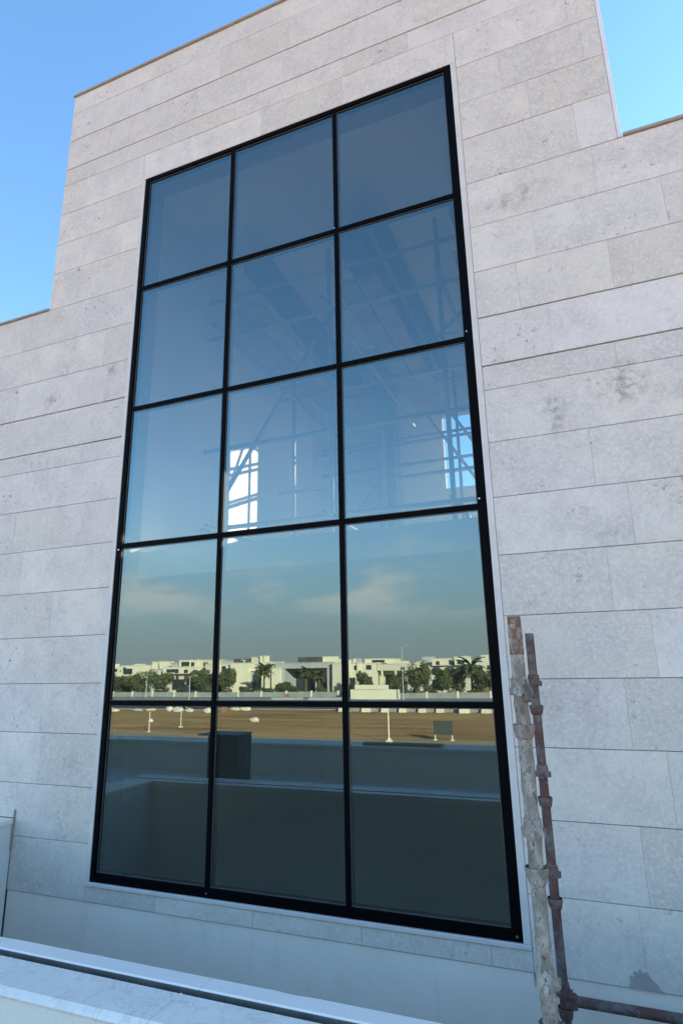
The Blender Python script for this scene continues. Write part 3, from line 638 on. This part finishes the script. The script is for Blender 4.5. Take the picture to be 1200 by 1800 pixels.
villa('cream villa with slim columns under a shaded canopy',
      [(-41.8, -34.4, -136, 7, G0, 1.4, 'villa_cream'), (-41.8, -33.9, -132.8, 4, 1.5, 3.2, 'villa_cream'), (-33.8, -29.5, -138, 6, G0, 3.3, 'villa_white')],
      [(0, -40.8, -38.4, -4.0, .2), (0, -37.6, -35.4, -4.0, .2), (2, -33, -31, .4, 2.0)],
      [('column', 'villa_white', (-40.9, -40.5, -133.2, -132.8, G0, 1.5)), ('column', 'villa_white', (-37.5, -37.1, -133.2, -132.8, G0, 1.5)), ('column', 'villa_white', (-35.0, -34.6, -133.2, -132.8, G0, 1.5))])
pv_ = villa('pinkish villa with arched upper windows, rightmost of the mirrored villas',
      [(-30.0, -20.5, -136, 8, G0, 2.4, 'villa_cream'), (-28.8, -25.2, -135.2, 5, 2.5, 4.2, 'villa_white'), (-23.6, -20.9, -135, 5, 2.5, 4.5, 'villa_white')],
      [(0, -29, -27, .2, 1.6), (0, -25.8, -24.0, .2, 1.6), (0, -23, -21.3, .2, 1.6), (2, -22.9, -21.6, 2.8, 3.7), (0, -29, -26.6, -3.8, -1.2)])
for x in (-28, -24.9, -22.15):
    m = MB(); V = [(x+.9*math.cos(t*math.pi/10), -135.96, 1.66+.8*math.sin(t*math.pi/10)) for t in range(11)]; V2 = [(a, b+.08, c) for a, b, c in V]
    m.add(V+V2, [tuple(range(11)), tuple(range(21, 10, -1))]+[(i, i+1, i+12, i+11) for i in range(10)]); child(m, 'arched_light', 'villa_dark', pv_)

rf = random.Random(21)
for i in range(34):
    y = -rf.uniform(190, 330); x = X24(-135+i*4.1+rf.uniform(-1.5, 1.5), y); w_ = rf.uniform(7, 16); h = rf.uniform(5.2, 8.0)*(1+.0016*(-y-190))
    o = empty('far_house', (x, y, GZ))
    mt = rf.choice(('villa_white', 'villa_white', 'villa_cream', 'villa_grey'))
    child(MB().box(x, x+w_, y-8, y, G0, GZ+h), 'wall', mt, o); child(MB().box(x+w_*.2, x+w_*.6, y-6, y-1, GZ+h, GZ+h+rf.uniform(.8, 2.2)), 'roof_room', mt, o)
    for q in range(3): child(MB().box(x+w_*(.12+.3*q), x+w_*(.26+.3*q), y+.01, y+.06, GZ+h-2.6, GZ+h-1.2), 'window', 'house_glass', o)
    tag(o, 'small pale house far off on the mirrored skyline', 'house', 'far houses on the skyline')

# boundary wall in front of the villas, bright low wall
bw = empty('boundary_wall', (-70, -118, GZ))
x = -175.0; i = 0
while x < 60:
    child(MB().box(x, x+5.96, -118.1, -117.9, GZ, GZ+1.15), 'panel', 'concrete', bw); child(MB().box(x-.2, x+.2, -118.2, -117.8, GZ, GZ+1.4), 'pier', 'villa_white', bw); x += 6.2; i += 1
tag(bw, 'long low grey boundary wall running below the mirrored villas and trees', 'wall')
lw_ = empty('garden_wall', (-40, -114, GZ))
child(MB().box(-41.5, -31.0, -114.4, -114, GZ, GZ+2.0), 'wall', 'villa_white', lw_); child(MB().box(-40.5, -33.5, -114.6, -113.8, GZ+2.002, GZ+2.9), 'upper_wall', 'villa_white', lw_)
tag(lw_, 'bright stepped white garden wall in front of the brightest mirrored villa', 'wall')

# foliage
def leaf_cloud(m, c, rx, ry, rz, n, size, rnd, lobes=9):
    L = []
    for i in range(lobes):
        a = rnd.uniform(0, 6.28); e = rnd.uniform(-.5, 1); q = rnd.uniform(.25, .75)
        L.append((Vector((c[0]+rx*q*math.cos(a), c[1]+ry*q*math.sin(a), c[2]+rz*q*e)), rnd.uniform(.32, .55)))
    for i in range(n):
        p0, s_ = rnd.choice(L); v = Vector((rnd.gauss(0, 1), rnd.gauss(0, 1), rnd.gauss(0, 1))).normalized()*rnd.uniform(.55, 1.05)
        p = p0+Vector((v.x*rx*s_, v.y*ry*s_, v.z*rz*s_)); a = Vector((rnd.gauss(0, 1), rnd.gauss(0, 1), rnd.gauss(0, 1))).normalized(); b = a.cross(v).normalized()
        sz = size*rnd.uniform(.6, 1.4); m.add([p-a*sz, p+b*sz*.5, p+a*sz, p-b*sz*.5], [(0, 1, 2, 3)])
def tree(label, x, y, h, rad, mat, seed):
    rnd = random.Random(seed); o = empty('tree', (x, y, GZ)); t = MB(); top = h*.5
    t.tube((x, y, GZ-.1), (x+rnd.uniform(-.2, .2), y, GZ+top), .2, .11, 8)
    for i in range(5):
        a = rnd.uniform(0, 6.28); t.tube((x, y, GZ+top*rnd.uniform(.55, .95)), (x+rad*.6*math.cos(a), y+rad*.6*math.sin(a), GZ+h*rnd.uniform(.55, .8)), .08, .03, 6)
    child(t, 'trunk', 'trunk', o); m = MB(); leaf_cloud(m, (x, y, GZ+h*.50), rad, rad, h*.50, 4200, .25, rnd, 14); child(m, 'crown', mat, o)
    tag(o, label, 'tree', 'trees below the villas')
def palm(label, x, y, h, seed, L=2.6):
    rnd = random.Random(seed); o = empty('palm_tree', (x, y, GZ)); t = MB(); t.tube((x, y, GZ-.1), (x+.15, y, GZ+h-1.4), .26, .19, 10, 26, wob=.05, seed=seed); child(t, 'trunk', 'trunk', o)
    m = MB()
    for i in range(38):
        a = i*2.399; e = rnd.uniform(-.35, 1.15); d = Vector((math.cos(a)*math.cos(e), math.sin(a)*math.cos(e), math.sin(e))); p = Vector((x+.15, y, GZ+h-1.4)); l = L*rnd.uniform(.8, 1.1); sd_ = Vector((-math.sin(a), math.cos(a), 0))
        for k_ in range(11):
            q0 = p+d*(l/11); d = (d+Vector((0, 0, -.085-.03*math.cos(e)))).normalized(); w2 = .52*math.sin(math.pi*(.12+.86*k_/11))
            for sg in (-1, 1): m.add([p, q0, q0+sd_*sg*w2+d*.22+Vector((0, 0, -.16)), p+sd_*sg*w2*.9+d*.12+Vector((0, 0, -.16))], [(0, 1, 2), (0, 2, 3)])
            p = q0
    child(m, 'crown', 'leaf_palm', o); tag(o, label, 'palm tree', 'trees below the villas')
TY = -124
for i, (px, h, r, mt, lb) in enumerate(((-123.5, 5.2, 2.5, 'leaf_dark', 'leftmost dark bushy tree in the mirrored street'), (-116.5, 5.4, 3.0, 'leaf_olive', 'second olive-green bushy tree from the left in the mirrored street'),
        (-107.6, 5.8, 3.1, 'leaf_olive', 'olive-green bushy tree below the two white roof boxes'), (-95.6, 5.9, 3.0, 'leaf_olive', 'dense olive-green tree below the long balcony band'), (-91.2, 5.4, 2.0, 'leaf_dark', 'narrow dark tree beside the dense tree left of the first mullion'),
        (-84.2, 6.2, 2.2, 'leaf_olive', 'upright green tree before the tall bright end wall'), (-68.0, 3.2, 1.9, 'leaf_dark', 'small dark shrub between the two left palms'), (-46.2, 4.6, 1.5, 'leaf_olive', 'sparse slim tree before the brightest villa'),
        (-38.0, 4.6, 2.2, 'leaf_dark', 'dark rounded tree under the cream canopy'), (-33.2, 7.0, 2.6, 'leaf_olive', 'tall rounded tree left of the pinkish villa'), (-25.6, 5.2, 2.8, 'leaf_olive', 'bright green bushy tree before the pinkish villa'), (-16.5, 5.0, 2.6, 'leaf_dark', 'rightmost dark tree at the edge of the glass'))):
    tree(lb, X24(px, TY), TY+(i % 3)-1, h*1.12, r*1.25, mt, 40+i)
for i, (px, h, L, lb) in enumerate(((-72.3, 7.2, 2.8, 'feathery palm before the twin chimney fins'), (-60.4, 6.6, 2.2, 'palm standing in the shaded porch'), (-56.8, 5.8, 1.9, 'short palm right of the porch palm'), (-20.3, 7.6, 3.4, 'large spreading palm at the right of the mirrored street'))):
    palm(lb, X24(px, TY), TY+1.5, h, 70+i, L)

for i in range(16):
    x = X24(-128+i*7.1+random.Random(i).uniform(-2, 2), -119.5); rnd = random.Random(200+i); h = rnd.uniform(1.6, 3.4); o = empty('shrub', (x, -119.6, GZ))
    t = MB(); t.tube((x, -119.6, GZ-.05), (x, -119.6, GZ+h*.6), .06, .03, 6); child(t, 'stem', 'trunk', o)
    m = MB(); leaf_cloud(m, (x, -119.6, GZ+h*.55), rnd.uniform(1.0, 2.2), .9, h*.5, 1100, .2, rnd, 9); child(m, 'foliage', rnd.choice(('leaf_olive', 'leaf_dark')), o)
    tag(o, 'low dark shrub behind the long boundary wall', 'shrub', 'shrubs behind the boundary wall')
# lamp posts
def lamp(label, x, y, h):
    o = empty('street_lamp', (x, y, GZ)); m = MB(); m.tube((x, y, GZ), (x, y, GZ+h), .10, .06, 8); child(m, 'post', 'lamp_metal', o)
    m = MB(); m.tube((x, y, GZ+h-.05), (x+1.2, y, GZ+h+.15), .04, .03, 6); child(m, 'arm', 'lamp_metal', o)
    child(MB().cbox(x+.9, x+1.6, y-.12, y+.12, GZ+h+.1, GZ+h+.2, .02), 'lamp_head', 'lamp_metal', o); tag(o, label, 'street lamp', 'lamps along the road')
lamp('tall grey lamp post rising above the villas, right of the brightest villa', X24(-36.7, -112), -112, 10.2)
lamp('lamp post before the grey villa at the left', X24(-112, -112), -112, 5.2)
lamp('lamp post beside the dense tree under the balcony band', X24(-97.5, -88), -88, 5.2)
m = MB(); m.tube((-41.1, -57.4, GZ), (-41.1, -57.4, GZ+2.6), .05, .04, 8); m.cbox(-41.3, -40.9, -57.6, -57.2, GZ, GZ+.12, .02); tag(m.build('marker_post', 'villa_white'), 'white post on the sand in the left column of panes', 'post', 'posts on the sand')
m = MB(); m.tube((-41.1, -51.8, GZ), (-41.1, -51.8, GZ+2.1), .06, .05, 8); m.cbox(-41.25, -40.95, -51.95, -51.65, GZ, GZ+.1, .02); tag(m.build('marker_post', 'villa_cream'), 'thin tan post on the sand, leftmost in the panes', 'post', 'posts on the sand')
m = MB(); m.tube((-12.83, -48.6, GZ), (-12.83, -48.6, GZ+2.5), .075, .06, 10); m.cbox(-13.1, -12.55, -48.9, -48.3, GZ, GZ+.14, .03); m.lathe((-12.83, -48.6, GZ+.14), [(.2, 0), (.16, .12), (.1, .2)], 10)
tag(m.build('marker_post', 'villa_white'), 'bright white post with wide base on the sand in the right column of panes', 'post', 'posts on the sand')
sg = empty('sign_board', (-8.25, -50.5, GZ)); child(MB().cbox(-9.1, -7.4, -50.55, -50.49, GZ+.5, GZ+1.65, .01), 'board', 'dark_board', sg)
for x in (-9.0, -7.5): child(MB().cbox(x-.05, x+.05, -50.62, -50.56, GZ, GZ+1.6, .01), 'leg', 'villa_white', sg); child(MB().cbox(x-.12, x+.12, -50.8, -50.3, GZ, GZ+.12, .02), 'foot', 'villa_white', sg)
tag(sg, 'dark blank sign board on two white legs on the sand', 'sign')
def boulder(name, x, y, sx, sy, sz, mat, seed):
    import bmesh
    bm = bmesh.new(); bmesh.ops.create_icosphere(bm, subdivisions=2, radius=1)
    m = MB(); V = []
    for v in bm.verts:
        q = v.co*(1+.3*noise.noise(v.co*1.6+Vector((seed, 0, 0)))); V.append((x+q.x*sx, y+q.y*sy, GZ+max(-.02, q.z*sz+sz*.6)))
    bm.verts.index_update(); m.add(V, [[v.index for v in f.verts] for f in bm.faces]); bm.free(); return m.build(name, mat)
tag(boulder('boulder', -34.6, -63.7, .7, .45, .36, 'villa_cream', 3), 'pale boulder on the brown sand in the middle column of panes', 'boulder')
tag(boulder('boulder', -49.5, -62.5, .3, .28, .28, 'villa_white', 8), 'small white stone on the sand between the two left posts', 'boulder')
# water-filled barriers along the road edge
def barrier_mb(L):
    m = MB(); pr = [(-.32, 0), (-.30, .22), (-.14, .42), (-.10, .95), (.10, .95), (.14, .42), (.30, .22), (.32, 0)]; n = len(pr)
    m.add([(-L/2, a, b) for a, b in pr]+[(L/2, a, b) for a, b in pr], [tuple(range(n))[::-1], tuple(range(n, 2*n))]+[(i, (i+1) % n, n+(i+1) % n, n+i) for i in range(n)]); return m
proto = barrier_mb(1.75).build('road_barrier', 'villa_white')
rb = random.Random(5)
for i in range(8):
    o = proto if i == 0 else proto.copy()
    if i: COL.objects.link(o)
    o.location = (-29.5+i*2.9+rb.uniform(-.25, .25), -80.9+rb.uniform(-.3, .3), GZ); o.rotation_euler.z = rb.uniform(-.12, .12); o.scale = (rb.uniform(.55, .75), 1, rb.uniform(.7, .95))
    tag(o, 'white road barrier in the row where sand meets road', 'barrier', 'barriers along the road edge')
mw_ = MB(); mw_.cbox(-31, -5, -81.75, -81.55, GZ, GZ+.62, .03); tag(mw_.build('low_wall', 'concrete'), 'low grey wall behind the white road barriers', 'wall')
for i in range(13):
    o = boulder('rubble_heap', -81+i*2.9+rb.uniform(-.9, .9), -80+rb.uniform(-1.5, 1.5), rb.uniform(.5, 1.2), rb.uniform(.4, .7), rb.uniform(.25, .5), rb.choice(('villa_white', 'villa_grey', 'villa_cream')), i*3.3)
    tag(o, 'small pale rubble heap along the left road edge', 'rubble', 'rubble along the road edge')
ob_ = barrier_mb(1.1).build('road_barrier', 'orange_plastic'); ob_.location = (-48.4, -78.3, GZ); ob_.scale = (.7, 1, .8); tag(ob_, 'orange barrier on the sand just below the transom', 'barrier')
ob_ = barrier_mb(1.3).build('road_barrier', 'orange_plastic'); ob_.location = (X24(-66.5, -112), -112, GZ); ob_.scale = (.8, 1, 1.1); tag(ob_, 'orange barrier beside the palm below the villas', 'barrier')
# site huts at the road edge, middle panes
for (a, b, lb) in ((-45.5, -40.5, 'pale low container at the road edge, left of the pair'), (-38.6, -33.2, 'pale low container at the road edge, right of the pair')):
    o = empty('container', ((a+b)/2, -89, GZ)); child(MB().cbox(a, b, -91, -88.9, GZ+.15, GZ+1.5, .03), 'body', 'villa_grey', o); child(MB().box(a+.3, b-.3, -90.8, -89.1, GZ+.0, GZ+.149), 'skid', 'villa_dark', o)
    tag(o, lb, 'container')
print('stones', nst, 'objects', len(bpy.data.objects))
